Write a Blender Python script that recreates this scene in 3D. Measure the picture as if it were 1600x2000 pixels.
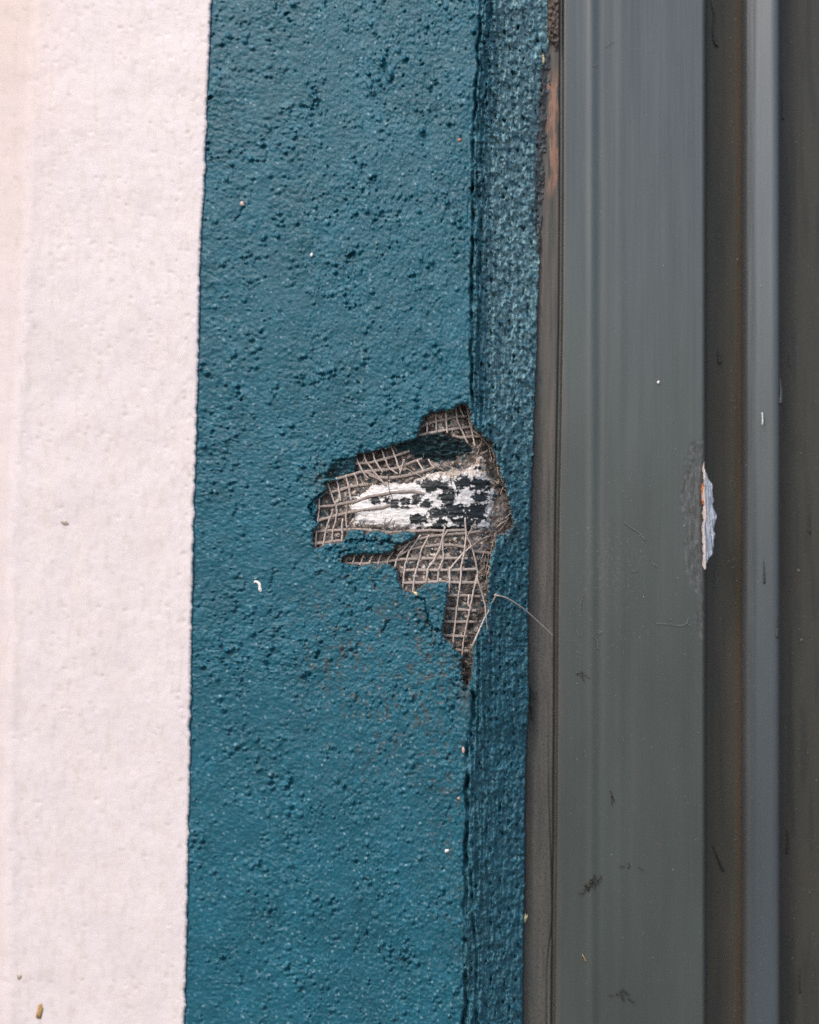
import bpy, math
import numpy as np

# ---------------------------------------------------------------- camera, sky, sun, exposure
scene = bpy.context.scene
for o in list(bpy.data.objects):
    bpy.data.objects.remove(o)
C = scene.collection
CAM_D = 0.60                  # camera stands 0.6 m in front of the wall's corner
F = 2400.0                    # focal length in photograph pixels

cam_data = bpy.data.cameras.new('camera')
cam_data.sensor_fit = 'HORIZONTAL'
cam_data.sensor_width = 36.0
cam_data.lens = 36.0 * F / 1600.0
cam_data.clip_start = 0.01
cam_data.clip_end = 500.0
cam_data.dof.use_dof = True
cam_data.dof.focus_distance = CAM_D + 0.012
cam_data.dof.aperture_fstop = 3.4
cam = bpy.data.objects.new('camera', cam_data)
cam.location = (0, -CAM_D, 0)
cam.rotation_euler = (math.radians(90), 0, 0)
C.objects.link(cam)
scene.camera = cam

SUN_EL, SUN_AZ = math.radians(48), math.radians(-38)   # azimuth from the wall's outward direction, to the left
sun_from = np.array([math.sin(SUN_AZ) * math.cos(SUN_EL), -math.cos(SUN_AZ) * math.cos(SUN_EL), math.sin(SUN_EL)])
world = bpy.data.worlds.new('World')
scene.world = world
world.use_nodes = True
wn = world.node_tree
sky = wn.nodes.new('ShaderNodeTexSky')
sky.sky_type = 'NISHITA'
sky.sun_disc = False
sky.sun_elevation = SUN_EL
sky.sun_rotation = math.atan2(sun_from[0], sun_from[1])
sky.air_density = 1.0
sky.dust_density = 3.0
sky.ozone_density = 1.0
wn.nodes['Background'].inputs['Strength'].default_value = 0.15
wn.links.new(sky.outputs[0], wn.nodes['Background'].inputs['Color'])

sun_data = bpy.data.lights.new('sun', 'SUN')
sun_data.energy = 1.1
sun_data.angle = math.radians(11)
sun_data.color = (1.0, 0.965, 0.92)
sun = bpy.data.objects.new('sun', sun_data)
from mathutils import Vector
sun.rotation_euler = Vector((-sun_from[0], -sun_from[1], -sun_from[2])).to_track_quat('-Z', 'Y').to_euler()
sun.location = (-2, -3, 3)
C.objects.link(sun)

scene.view_settings.view_transform = 'Standard'
scene.view_settings.look = 'None'
scene.view_settings.exposure = 0.52
scene.view_settings.gamma = 1.0
scene.view_settings.use_curve_mapping = False
scene.cycles.use_denoising = False
scene.cycles.max_bounces = 6

# ---------------------------------------------------------------- helpers
RNG = np.random.default_rng(7)

def P(u, v, D):
    """A point of the place: D metres behind the corner, seen at photograph pixel (u, v)."""
    u, v, D = np.broadcast_arrays(np.asarray(u, float), np.asarray(v, float), np.asarray(D, float))
    s = (CAM_D + D) / F
    return np.stack([(u - 800) * s, D, (1000 - v) * s], axis=-1)

_tabs = {}
def perlin(x, y, seed=0):
    if seed not in _tabs:
        a = np.random.default_rng(1000 + seed).random((256, 256)) * 2 * np.pi
        _tabs[seed] = (np.cos(a), np.sin(a))
    gx, gy = _tabs[seed]
    xi = np.floor(x).astype(int); yi = np.floor(y).astype(int)
    fx = x - xi; fy = y - yi
    wx = fx * fx * fx * (fx * (fx * 6 - 15) + 10); wy = fy * fy * fy * (fy * (fy * 6 - 15) + 10)
    def g(ix, iy, dx, dy):
        a, b = ix & 255, iy & 255
        return gx[a, b] * dx + gy[a, b] * dy
    n00 = g(xi, yi, fx, fy); n10 = g(xi + 1, yi, fx - 1, fy)
    n01 = g(xi, yi + 1, fx, fy - 1); n11 = g(xi + 1, yi + 1, fx - 1, fy - 1)
    return ((n00 * (1 - wx) + n10 * wx) * (1 - wy) + (n01 * (1 - wx) + n11 * wx) * wy) * 1.5

def fbm(x, y, seed=0, octv=4, gain=0.5):
    r = 0; a = 1.0
    for k in range(octv):
        r = r + a * perlin(x * 2 ** k + 17.3 * k, y * 2 ** k + 9.1 * k, seed + k)
        a *= gain
    return r

def worley(x, y, seed=0):
    """distance to the nearest jittered cell point, and a random value of that cell"""
    t = np.random.default_rng(5000 + seed).random((3, 128, 128))
    xi = np.floor(x).astype(int); yi = np.floor(y).astype(int)
    best = np.full(x.shape, 9.0); val = np.zeros(x.shape)
    for dx in (-1, 0, 1):
        for dy in (-1, 0, 1):
            a, b = (xi + dx) & 127, (yi + dy) & 127
            d = np.hypot(xi + dx + t[0, a, b] - x, yi + dy + t[1, a, b] - y)
            m = d < best
            best = np.where(m, d, best); val = np.where(m, t[2, a, b], val)
    return best, val

def grains(x, y, seed):
    d, r = worley(x, y, seed)
    return np.sqrt(np.clip(1 - (d / 0.8) ** 2, 0, 1)) * (0.4 + 0.9 * r)

def sstep(a, b, x):
    t = np.clip((x - a) / (b - a), 0, 1)
    return t * t * (3 - 2 * t)

def seg_dist(u, v, pts, closed=False):
    pts = list(pts)
    if closed: pts = pts + [pts[0]]
    d = np.full(u.shape, 1e9)
    for (x0, y0), (x1, y1) in zip(pts[:-1], pts[1:]):
        lo_x, hi_x = min(x0, x1), max(x0, x1)
        ex, ey = x1 - x0, y1 - y0
        L = ex * ex + ey * ey + 1e-9
        t = np.clip(((u - x0) * ex + (v - y0) * ey) / L, 0, 1)
        d = np.minimum(d, np.hypot(u - x0 - t * ex, v - y0 - t * ey))
    return d

def poly_sd(u, v, poly):
    """signed distance in pixels, positive inside"""
    d = seg_dist(u, v, poly, True)
    inside = np.zeros(u.shape, bool)
    n = len(poly)
    for i in range(n):
        x0, y0 = poly[i]; x1, y1 = poly[(i + 1) % n]
        if y0 == y1: continue
        c = ((y0 > v) != (y1 > v)) & (u < (x1 - x0) * (v - y0) / (y1 - y0) + x0)
        inside ^= c
    return np.where(inside, d, -d)

def smooth_shade(me):
    me.polygons.foreach_set('use_smooth', np.ones(len(me.polygons), bool))

def raw_mesh(name, co, quads, mat, parent=None, col=None, smooth=True):
    me = bpy.data.meshes.new(name)
    co = np.ascontiguousarray(co, np.float32); quads = np.ascontiguousarray(quads, np.int32)
    me.vertices.add(len(co)); me.vertices.foreach_set('co', co.ravel())
    n, k = quads.shape
    me.loops.add(n * k); me.loops.foreach_set('vertex_index', quads.ravel())
    me.polygons.add(n)
    me.polygons.foreach_set('loop_start', np.arange(n, dtype=np.int32) * k)
    me.update(calc_edges=True)
    if col is not None:
        a = me.attributes.new('col', 'FLOAT_COLOR', 'POINT')
        c4 = np.ones((len(co), 4), np.float32); c4[:, :col.shape[1]] = col
        a.data.foreach_set('color', c4.ravel())
    if smooth: smooth_shade(me)
    me.materials.append(mat)
    o = bpy.data.objects.new(name, me); C.objects.link(o)
    if parent is not None: o.parent = parent
    return o

def grid_mesh(name, U, V, D, mat, parent=None, keep=None, col=None):
    """U, V, D are (rows, cols) arrays; keep marks the vertices that exist"""
    r, c = U.shape
    co = P(U, V, D).reshape(-1, 3)
    idx = np.arange(r * c).reshape(r, c)
    q = np.stack([idx[:-1, :-1], idx[1:, :-1], idx[1:, 1:], idx[:-1, 1:]], -1).reshape(-1, 4)
    colf = None if col is None else col.reshape(-1, col.shape[-1])
    if keep is not None:
        k = keep.ravel()
        q = q[k[q].all(axis=1)]
        used = np.unique(q)
        remap = np.zeros(r * c, int); remap[used] = np.arange(len(used))
        q = remap[q]; co = co[used]
        if colf is not None: colf = colf[used]
    return raw_mesh(name, co, q, mat, parent, colf)

def axis(*spans):
    """spans of (start, end, step) joined into one increasing axis"""
    out = []
    for a, b, s in spans:
        n = max(1, int(round((b - a) / s)))
        out.append(np.linspace(a, b, n, endpoint=False))
    out.append([spans[-1][1]])
    return np.concatenate(out)

def splat(H, us, vs, u0, v0, su, sv, ang, h, sharp=1.0):
    R = 2.6 * max(su, sv)
    i0, i1 = np.searchsorted(us, (u0 - R, u0 + R)); j0, j1 = np.searchsorted(vs, (v0 - R, v0 + R))
    if i1 <= i0 or j1 <= j0: return
    du = us[None, i0:i1] - u0; dv = vs[j0:j1, None] - v0
    ca, sa = math.cos(ang), math.sin(ang)
    a = (du * ca + dv * sa) / su; b = (-du * sa + dv * ca) / sv
    H[j0:j1, i0:i1] += h * np.exp(-0.5 * (a * a + b * b) ** sharp)

def tag(o, label=None, cat=None, group=None, kind=None):
    if label: o['label'] = label
    if cat: o['category'] = cat
    if group: o['group'] = group
    if kind: o['kind'] = kind
    return o

def empty(name, loc):
    o = bpy.data.objects.new(name, None)
    o.empty_display_size = 0.02
    C.objects.link(o)
    return o

def tube(name, pts, rw, rd, mat, parent=None, sides=8, sub=5, wob=0.0, taper=None):
    """pts: (u, v, D) way points; rw half width across in pixels, rd half thickness in pixels"""
    p = np.array(pts, float)
    n = len(p)
    t = np.linspace(0, n - 1, (n - 1) * sub + 1)
    i = np.clip(t.astype(int), 0, n - 2); f = (t - i)[:, None]
    pm = p[np.clip(i - 1, 0, n - 1)]; p0 = p[i]; p1 = p[i + 1]; p2 = p[np.clip(i + 2, 0, n - 1)]
    q = 0.5 * (2 * p0 + (p1 - pm) * f + (2 * pm - 5 * p0 + 4 * p1 - p2) * f ** 2 + (3 * p0 - pm - 3 * p1 + p2) * f ** 3)
    if wob:
        q[:, :2] += RNG.normal(0, wob, (len(q), 2))
    tg = np.gradient(q[:, :2], axis=0); tg /= np.linalg.norm(tg, axis=1)[:, None] + 1e-9
    perp = np.stack([-tg[:, 1], tg[:, 0]], 1)
    prof = np.ones(len(q)) if taper is None else np.interp(np.linspace(0, 1, len(q)), *taper)
    th = np.arange(sides) * 2 * np.pi / sides
    px = CAM_D / F
    jw = 1 + RNG.normal(0, 0.08, len(q))
    U = q[:, None, 0] + perp[:, None, 0] * (np.cos(th) * rw)[None] * (prof * jw)[:, None]
    V = q[:, None, 1] + perp[:, None, 1] * (np.cos(th) * rw)[None] * (prof * jw)[:, None]
    D = q[:, None, 2] + (np.sin(th) * rd * px)[None] * prof[:, None]
    co = P(U, V, D).reshape(-1, 3)
    m = len(q)
    qs = []
    for a in range(m - 1):
        for k in range(sides):
            k2 = (k + 1) % sides
            qs.append((a * sides + k, a * sides + k2, (a + 1) * sides + k2, (a + 1) * sides + k))
    ends = P(q[[0, -1], 0], q[[0, -1], 1], q[[0, -1], 2])
    co = np.concatenate([co, ends])
    for k in range(sides):
        k2 = (k + 1) % sides
        qs.append((m * sides, k2, k, k)); qs.append((m * sides + 1, (m - 1) * sides + k, (m - 1) * sides + k2, (m - 1) * sides + k2))
    me = bpy.data.meshes.new(name)
    me.from_pydata([tuple(x) for x in co], [], [tuple(dict.fromkeys(f)) for f in qs])
    smooth_shade(me)
    me.materials.append(mat)
    o = bpy.data.objects.new(name, me); C.objects.link(o)
    if parent is not None: o.parent = parent
    return o

def blob(name, u, v, D, su, sv, sd, mat, ang=0.0, parent=None, seed=0, rough=0.3):
    """an irregular crumb: a lumpy closed mesh, sizes in pixels"""
    r = np.random.default_rng(seed)
    nt, npz = 7, 10
    co = [(0, 0, -1.0)]
    for a in range(1, nt):
        for b in range(npz):
            th = math.pi * a / nt; ph = 2 * math.pi * b / npz
            k = 1 + r.normal(0, rough)
            co.append((math.sin(th) * math.cos(ph) * k, math.sin(th) * math.sin(ph) * k, -math.cos(th)))
    co.append((0, 0, 1.0))
    co = np.array(co)
    ca, sa = math.cos(ang), math.sin(ang)
    x, y = co[:, 0] * su, co[:, 1] * sv
    pts = P(u + x * ca - y * sa, v + x * sa + y * ca, D + co[:, 2] * sd * CAM_D / F)
    fs = []
    for b in range(npz):
        b2 = (b + 1) % npz
        fs.append((0, 1 + b2, 1 + b))
        for a in range(nt - 2):
            fs.append((1 + a * npz + b, 1 + a * npz + b2, 1 + (a + 1) * npz + b2, 1 + (a + 1) * npz + b))
        fs.append((1 + (nt - 2) * npz + b, 1 + (nt - 2) * npz + b2, len(co) - 1))
    me = bpy.data.meshes.new(name)
    me.from_pydata([tuple(p) for p in pts], [], fs)
    me.materials.append(mat)
    smooth_shade(me)
    o = bpy.data.objects.new(name, me); C.objects.link(o)
    if parent is not None: o.parent = parent
    return o

# ---------------------------------------------------------------- materials
def principled(name, color=None, rough=0.6, spec=0.5, attr=False):
    m = bpy.data.materials.new(name); m.use_nodes = True
    nt = m.node_tree
    b = nt.nodes['Principled BSDF']
    b.inputs['Roughness'].default_value = rough
    b.inputs['Specular IOR Level'].default_value = spec
    if color is not None: b.inputs['Base Color'].default_value = (*color, 1)
    out = None
    if attr:
        a = nt.nodes.new('ShaderNodeAttribute'); a.attribute_name = 'col'
        out = a.outputs['Color']
        nt.links.new(out, b.inputs['Base Color'])
    return m, nt, b, out

def coords(nt, scale=(1, 1, 1)):
    g = nt.nodes.new('ShaderNodeNewGeometry')
    mp = nt.nodes.new('ShaderNodeMapping'); mp.inputs['Scale'].default_value = scale
    nt.links.new(g.outputs['Position'], mp.inputs['Vector'])
    return mp.outputs['Vector']

def noise(nt, vec, scale, detail=3, rough=0.6):
    n = nt.nodes.new('ShaderNodeTexNoise')
    n.inputs['Scale'].default_value = scale
    n.inputs['Detail'].default_value = detail
    n.inputs['Roughness'].default_value = rough
    nt.links.new(vec, n.inputs['Vector'])
    return n.outputs['Fac']

def ramp(nt, fac, stops):
    r = nt.nodes.new('ShaderNodeValToRGB')
    els = r.color_ramp.elements
    while len(els) < len(stops): els.new(0.5)
    for e, (p, c) in zip(els, stops):
        e.position = p; e.color = (*c, 1) if len(c) == 3 else c
    nt.links.new(fac, r.inputs['Fac'])
    return r.outputs['Color']

def mixc(nt, fac, a, b, mode='MIX'):
    m = nt.nodes.new('ShaderNodeMix'); m.data_type = 'RGBA'; m.blend_type = mode
    for s, i in ((fac, 0), (a, 6), (b, 7)):
        if isinstance(s, (int, float)): m.inputs[i].default_value = s
        elif isinstance(s, tuple): m.inputs[i].default_value = (*s, 1)
        else: nt.links.new(s, m.inputs[i])
    return m.outputs[2]

def bump(nt, b, fac, strength, dist):
    n = nt.nodes.new('ShaderNodeBump')
    n.inputs['Strength'].default_value = strength
    n.inputs['Distance'].default_value = dist
    nt.links.new(fac, n.inputs['Height'])
    nt.links.new(n.outputs['Normal'], b.inputs['Normal'])

def mat_plaster(name, rough, spec, var, bstr, bdist=0.0003, scale=1400):
    m, nt, b, c = principled(name, rough=rough, spec=spec, attr=True)
    v = coords(nt)
    n1 = noise(nt, v, scale, 3, 0.65)
    n2 = noise(nt, v, 60, 3)
    lo, hi = 1 - var, 1 + var
    k = ramp(nt, n2, [(0.3, (lo, lo, lo)), (0.7, (hi, hi, hi))])
    k2 = ramp(nt, n1, [(0.3, (lo, lo, lo)), (0.7, (hi, hi, hi))])
    col = mixc(nt, 1.0, c, k, 'MULTIPLY')
    col = mixc(nt, 1.0, col, k2, 'MULTIPLY')
    nt.links.new(col, b.inputs['Base Color'])
    bump(nt, b, n1, bstr, bdist)
    return m

M_TEAL = mat_plaster('teal masonry paint', 0.46, 0.42, 0.12, 0.8)
M_CREAM = mat_plaster('cream masonry paint', 0.5, 0.5, 0.015, 0.15)
M_BASE = mat_plaster('brown base mortar', 0.9, 0.2, 0.30, 1.0, 0.0006, 1100)
M_OLD = mat_plaster('old white and black paint', 0.4, 0.5, 0.05, 0.35)
M_CHIP = mat_plaster('chipped primer', 0.6, 0.3, 0.06, 0.5)

def mat_wood_paint(name='grey green gloss paint', spec=1.0, dr=0.0):
    m, nt, b, c = principled(name, rough=0.32, spec=spec, attr=True)
    vs = coords(nt, (1, 1, 0.03))
    vf = coords(nt, (1, 1, 0.03))
    st = noise(nt, vs, 420, 4, 0.6)
    fine = noise(nt, vf, 1600, 2, 0.6)
    k = ramp(nt, st, [(0.3, (0.975, 0.965, 0.96)), (0.5, (1, 1, 1)), (0.7, (1.015, 1.03, 1.03))])
    col = mixc(nt, 1.0, c, k, 'MULTIPLY')
    cl = ramp(nt, noise(nt, coords(nt, (1, 1, 0.35)), 28, 4, 0.65), [(0.3, (0.90, 0.89, 0.87)), (0.7, (1.08, 1.09, 1.09))])
    col = mixc(nt, 1.0, col, cl, 'MULTIPLY')
    spk = noise(nt, coords(nt), 1500, 2, 0.5)
    dust = ramp(nt, spk, [(0.67, (0, 0, 0)), (0.74, (1, 1, 1))])
    col = mixc(nt, dust, col, mixc(nt, 0.5, col, (0.24, 0.22, 0.20)))
    nt.links.new(col, b.inputs['Base Color'])
    rr = ramp(nt, st, [(0.3, (0.35 + dr,) * 3), (0.7, (0.31 + dr,) * 3)])
    nt.links.new(rr, b.inputs['Roughness'])
    mx = nt.nodes.new('ShaderNodeMath'); mx.operation = 'MULTIPLY_ADD'
    nt.links.new(st, mx.inputs[0]); mx.inputs[1].default_value = 1.0
    nt.links.new(fine, mx.inputs[2])
    bump(nt, b, mx.outputs[0], 0.20, 0.0002)
    return m
M_FRAME = mat_wood_paint()
M_DULL = mat_wood_paint('dusty grey green paint', 0.35, 0.25)

def mat_fibre(name, c0, c1, rough=0.75):
    m, nt, b, _ = principled(name, rough=rough, spec=0.3)
    oi = nt.nodes.new('ShaderNodeObjectInfo')
    r = ramp(nt, oi.outputs['Random'], [(0.0, c0), (1.0, c1)])
    n = noise(nt, coords(nt), 900, 3)
    k = ramp(nt, n, [(0.3, (0.7, 0.68, 0.66)), (0.7, (1.15, 1.15, 1.15))])
    nt.links.new(mixc(nt, 1.0, r, k, 'MULTIPLY'), b.inputs['Base Color'])
    return m
M_WEFT = mat_fibre('dusty glass fibre tape', (0.32, 0.265, 0.235), (0.45, 0.38, 0.345))
M_WARP = mat_fibre('dusty glass fibre yarn', (0.48, 0.40, 0.36), (0.66, 0.57, 0.52))
M_FRAY = mat_fibre('frayed glass fibre', (0.30, 0.23, 0.19), (0.50, 0.42, 0.37))
M_DARKFIB = mat_fibre('dirty fibre', (0.03, 0.025, 0.02), (0.05, 0.04, 0.03))
M_WEB = mat_fibre('cobweb silk', (0.20, 0.19, 0.175), (0.30, 0.28, 0.26))

def mat_plain(name, c, rough=0.7, spec=0.4, var=0.2, scale=700):
    m, nt, b, _ = principled(name, rough=rough, spec=spec)
    n = noise(nt, coords(nt), scale, 3)
    k = ramp(nt, n, [(0.3, tuple(x * (1 - var) for x in c)), (0.7, tuple(min(1, x * (1 + var)) for x in c))])
    nt.links.new(k, b.inputs['Base Color'])
    bump(nt, b, n, 0.5, 0.0003)
    return m
M_WHITE = mat_plain('white crumb', (0.80, 0.77, 0.75), var=0.06)
M_PINK = mat_plain('pink crumb', (0.62, 0.42, 0.36))
M_ORANGE = mat_plain('orange brick crumb', (0.50, 0.22, 0.12))
M_OCHRE = mat_plain('ochre crumb', (0.48, 0.30, 0.12))
M_SAND = mat_plain('sand crumb', (0.42, 0.33, 0.26))
M_YELLOW = mat_plain('pale yellow crumb', (0.72, 0.62, 0.36))
M_DUST = mat_plain('dust', (0.42, 0.40, 0.37), var=0.3)
M_DROP = mat_plain('thick gloss paint run', (0.040, 0.042, 0.038), rough=0.12, spec=0.6, var=0.1)
M_PAVE = mat_plain('pavement', (0.09, 0.088, 0.085), rough=0.9, var=0.25, scale=6)
M_CORE = mat_plain('masonry core', (0.25, 0.22, 0.2), rough=0.95, var=0.2, scale=40)

# ---------------------------------------------------------------- the setting's large surfaces
def line(v, pts):
    a = np.array(pts, float)
    return np.interp(v, a[:, 0], a[:, 1])

L_CREAM = [(-1200, 446), (0, 413), (200, 405), (350, 400), (500, 391), (700, 388), (1000, 379), (1250, 374), (1500, 371), (1700, 367), (2000, 361), (3200, 335)]
L_RIDGE = [(-1200, 85), (0, 62), (300, 52), (500, 45), (800, 30), (1000, 20), (1500, 12), (2000, 9), (3200, -5)]
L_CORNER = [(-1200, 938), (0, 936), (150, 932), (300, 920), (500, 917), (700, 917), (800, 920), (900, 926), (1250, 928), (1400, 924), (1450, 909), (1600, 909), (1800, 904), (2000, 902), (3200, 890)]
L_EDGE = [(-1200, 1090), (0, 1071), (90, 1072), (160, 1076), (300, 1068), (420, 1059), (520, 1053), (600, 1050), (700, 1047), (800, 1043), (900, 1040), (1000, 1036), (1100, 1033), (1200, 1031), (1300, 1031), (1375, 1033), (1400, 1030), (1500, 1026), (1600, 1024), (1700, 1025), (1800, 1022), (1900, 1021), (2000, 1020), (3200, 1000)]
L_TEALEND = [(-1200, 1090), (0, 1073), (80, 1072), (110, 1058), (200, 1053), (300, 1047), (400, 1044), (480, 1048), (540, 1060), (3200, 1060)]
L_GROOVE = [(-1200, 1104), (0, 1098), (400, 1097), (600, 1096), (800, 1093), (1000, 1089), (1200, 1087), (1400, 1086), (1600, 1085), (1800, 1083), (2000, 1081), (3200, 1070)]

def base_depth(u, v, soft=4.0):
    """the wall's true surface: face leaning away to the left of the corner, splayed reveal to its right"""
    s = u - line(v, L_CORNER)
    s = s - 4.0 * fbm(v / 55, v * 0 + 0.37, 77, 3) * np.exp(-(s / 22) ** 2)
    t = u - line(v, [(-1200, 938), (3200, 892)])          # the face itself is a plane; only its corner is ragged
    a, b = -5.6e-5 * t, 2.3e-4 * s
    e = soft * 2.8e-4
    return 0.5 * (a + b + np.sqrt((a - b) ** 2 + e * e))

HOLE = [(639, 944), (660, 936), (680, 931), (694, 926), (696, 905), (695, 890), (702, 885), (728, 880), (755, 874), (768, 868), (788, 865), (811, 858),
        (816, 848), (822, 832), (830, 814), (846, 804), (874, 802), (888, 798), (896, 790), (912, 790), (918, 800), (918, 814), (928, 840), (946, 852),
        (962, 864), (964, 872), (972, 896), (976, 916), (982, 936), (990, 952), (991, 970), (1000, 992), (1002, 1020), (996, 1034), (972, 1048), (966, 1060),
        (956, 1100), (956, 1112), (954, 1150), (950, 1197), (942, 1212), (931, 1240), (927, 1262), (924, 1281), (922, 1309), (921, 1328), (914, 1345),
        (905, 1328), (902, 1300), (901, 1281), (888, 1268), (881, 1257), (864, 1244), (866, 1216), (872, 1187), (874, 1159), (875, 1141), (862, 1138),
        (834, 1139), (821, 1146), (811, 1157), (807, 1159), (790, 1155), (785, 1148), (779, 1130), (772, 1109), (755, 1103), (729, 1101), (706, 1104),
        (678, 1102), (664, 1096), (678, 1085), (702, 1083), (729, 1084), (755, 1081), (769, 1075), (774, 1066), (790, 1059), (807, 1052), (809, 1043),
        (793, 1039), (772, 1040), (764, 1045), (751, 1040), (729, 1038), (715, 1044), (709, 1037), (685, 1036), (677, 1040), (676, 1055), (667, 1057),
        (646, 1060), (632, 1067), (613, 1071), (611, 1059), (611, 1039), (620, 1034), (618, 1011), (622, 975), (638, 959)]

Z1 = lambda x, y: (580 + x / 5.714, 760 + y / 5.714)
Z2 = lambda x, y: (780 + x / 5.0, 760 + y / 5.0)
Z3 = lambda x, y: (580 + x / 5.714, 980 + y / 5.714)
Z4 = lambda x, y: (800 + x / 5.333, 1000 + y / 5.333)
zz = lambda f, pts: [f(*p) for p in pts]

CRACKS = [  # (way points, half width px, depth m)
    (zz(Z3, [(1330, 1070), (1420, 1080), (1430, 1200), (1460, 1280), (1480, 1370), (1520, 1420), (1590, 1450)]), 1.5, 0.0022),
    (zz(Z3, [(550, 450), (680, 435), (740, 430), (800, 440), (900, 435), (1020, 455), (1090, 470), (1180, 470)]), 1.6, 0.0026),
    (zz(Z3, [(770, 360), (750, 430)]), 1.6, 0.002),
    (zz(Z3, [(1040, 375), (1030, 450)]), 1.5, 0.002),
    (zz(Z3, [(480, 660), (470, 590), (510, 555), (580, 540)]), 1.6, 0.0024),
    (zz(Z1, [(350, 1140), (250, 1180), (180, 1240), (130, 1320), (180, 1400), (215, 1490)]), 1.7, 0.0028),
    (zz(Z1, [(400, 800), (500, 790), (640, 785)]), 1.6, 0.002),
    (zz(Z1, [(1170, 620), (1250, 580), (1330, 560)]), 1.6, 0.0025),
    (zz(Z3, [(850, 870), (880, 930), (860, 990)]), 1.2, 0.0014),
    (zz(Z3, [(780, 1215), (830, 1205), (840, 1240)]), 1.6, 0.0018),
    (zz(Z3, [(1020, 1330), (1000, 1400), (950, 1450)]), 1.4, 0.0018),
    ([(474, 403), (472, 412), (464, 424), (458, 432)], 1.4, 0.0014),
    ([(535, 1110), (533, 1135), (527, 1150)], 1.5, 0.0014),
    ([(530, 1190), (527, 1205)], 2.0, 0.0016), ([(549, 1197), (540, 1207)], 2.2, 0.0020),
    ([(520, 1228), (510, 1236)], 2.2, 0.0018),
    ([(487, 1285), (478, 1312), (470, 1336)], 1.6, 0.0015), ([(462, 985), (456, 1010)], 1.5, 0.0012),
    ([(588, 208), (600, 210), (612, 217)], 2.0, 0.0018),
]

# ---------- teal render coat
wall = empty('rendered_wall', None)
tag(wall, 'teal painted rough render wall with a broken corner exposing mesh', 'wall', kind='thing')

us = axis((352, 590, 2.2), (590, 1010, 1.3), (1010, 1090, 1.6))
vs = axis((-1200, -60, 14), (-60, 775, 2.1), (775, 1350, 1.3), (1350, 2060, 2.1), (2060, 3200, 14))
U, V = np.meshgrid(us, vs)
s = U - line(V, L_CORNER)
fine_amp = np.where((V > -70) & (V < 2070), 1.0, 0.25)

# ragged outlines
ju = U + 2.6 * fbm(U / 10, V / 10, 31, 4, 0.7) + 3.0 * perlin(U / 24, V / 24, 35); jv = V + 2.6 * fbm(U / 10, V / 10, 41, 4, 0.7) + 3.0 * perlin(U / 24, V / 24, 45)
sub_j = (slice(*np.searchsorted(vs, (740, 1400))), slice(*np.searchsorted(us, (560, 1060))))
hole_sd = np.full(U.shape, -60.0)
hole_sd[sub_j] = poly_sd(ju[sub_j], jv[sub_j], HOLE)
edge_sd = line(V, L_EDGE) + 2.2 * fbm(U / 30 * 0, V / 14, 51, 3) + 0.6 * perlin(U / 4, V / 4, 55) - U
coat = np.minimum(-hole_sd, edge_sd)

face_w = sstep(6, -6, s)            # 1 on the face, 0 on the reveal
H = np.zeros(U.shape)               # relief towards the viewer, metres
# face
patchy = 0.65 + 0.5 * fbm(U / 120, V / 120, 61, 2)
upper = sstep(1000, 500, V)
Hf = 0.00045 * fbm(U / 100, V / 130, 2, 2) + 0.00028 * fbm(U / 26, V / 30, 5, 3) * (0.6 + 0.8 * patchy)
Hf += 0.00030 * grains(U / 9, V / 9, 1) + 0.00036 * grains(U / 5.2 + 50, V / 5.2, 2)
Hf += 0.00016 * fbm(U / 6, V / 6, 8, 2)
B = np.zeros(U.shape)
r = np.random.default_rng(11)
for k in range(5200):
    u0 = r.uniform(360, 925); v0 = r.uniform(-50, 2050)
    d = fbm(np.array([u0 / 70]), np.array([v0 / 70]), 71, 2)[0]
    if r.random() > 0.42 + 0.8 * d: continue
    sz = r.uniform(1.4, 2.6) if r.random() < 0.75 else r.uniform(2.6, 4.6)
    an = r.uniform(0, 3.14)
    splat(B, us, vs, u0, v0, sz, sz * r.uniform(0.7, 1.2), an, r.uniform(0.00045, 0.00110) * (0.6 + sz / 5), 2.2)
    if r.random() < 0.40:      # the hollow a grain left beside itself
        splat(B, us, vs, u0 + sz * 1.1, v0 + sz * 1.3, sz * 0.9, sz * 0.6, -0.6 + r.normal(0, 0.4), -r.uniform(0.0004, 0.0012), 1.6)
for k in range(1300):
    u0 = r.uniform(360, 930); v0 = r.uniform(-50, 2050)
    d = fbm(np.array([u0 / 90]), np.array([v0 / 90]), 81, 2)[0]
    if r.random() > 0.40 + 0.8 * d: continue
    n = 1 if r.random() < 0.7 else r.integers(2, 4)
    x, y, an = u0, v0, -1.0 + r.normal(0, 0.7)
    for q in range(n):
        splat(B, us, vs, x, y, r.uniform(1.3, 2.8), r.uniform(1.0, 1.8), an, -r.uniform(0.0005, 0.0017), 1.5)
        an += r.normal(0, 0.5); x += 3.6 * math.cos(an); y += 3.6 * math.sin(an)
for k in range(420):           # larger lumps, single and in short chains
    u0 = r.uniform(370, 915); v0 = r.uniform(-40, 2040)
    if r.random() > 0.45 + 0.9 * fbm(np.array([u0 / 100]), np.array([v0 / 100]), 85, 2)[0]: continue
    for q in range(r.integers(1, 5)):
        sz = r.uniform(2.4, 5.0)
        splat(B, us, vs, u0, v0, sz, sz * r.uniform(0.6, 1.1), r.uniform(0, 3.1), r.uniform(0.0006, 0.0014), 2.4)
        splat(B, us, vs, u0 + sz * 1.3, v0 + sz * 1.2, sz * 0.8, sz * 0.5, -0.7 + r.normal(0, 0.3), -r.uniform(0.0005, 0.0014), 1.6)
        u0 += r.normal(0, 9); v0 += r.normal(0, 9)
rough_w = np.clip(0.75 + 1.0 * fbm(U / 120, V / 170, 63, 3), 0.25, 1.5)
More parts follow.
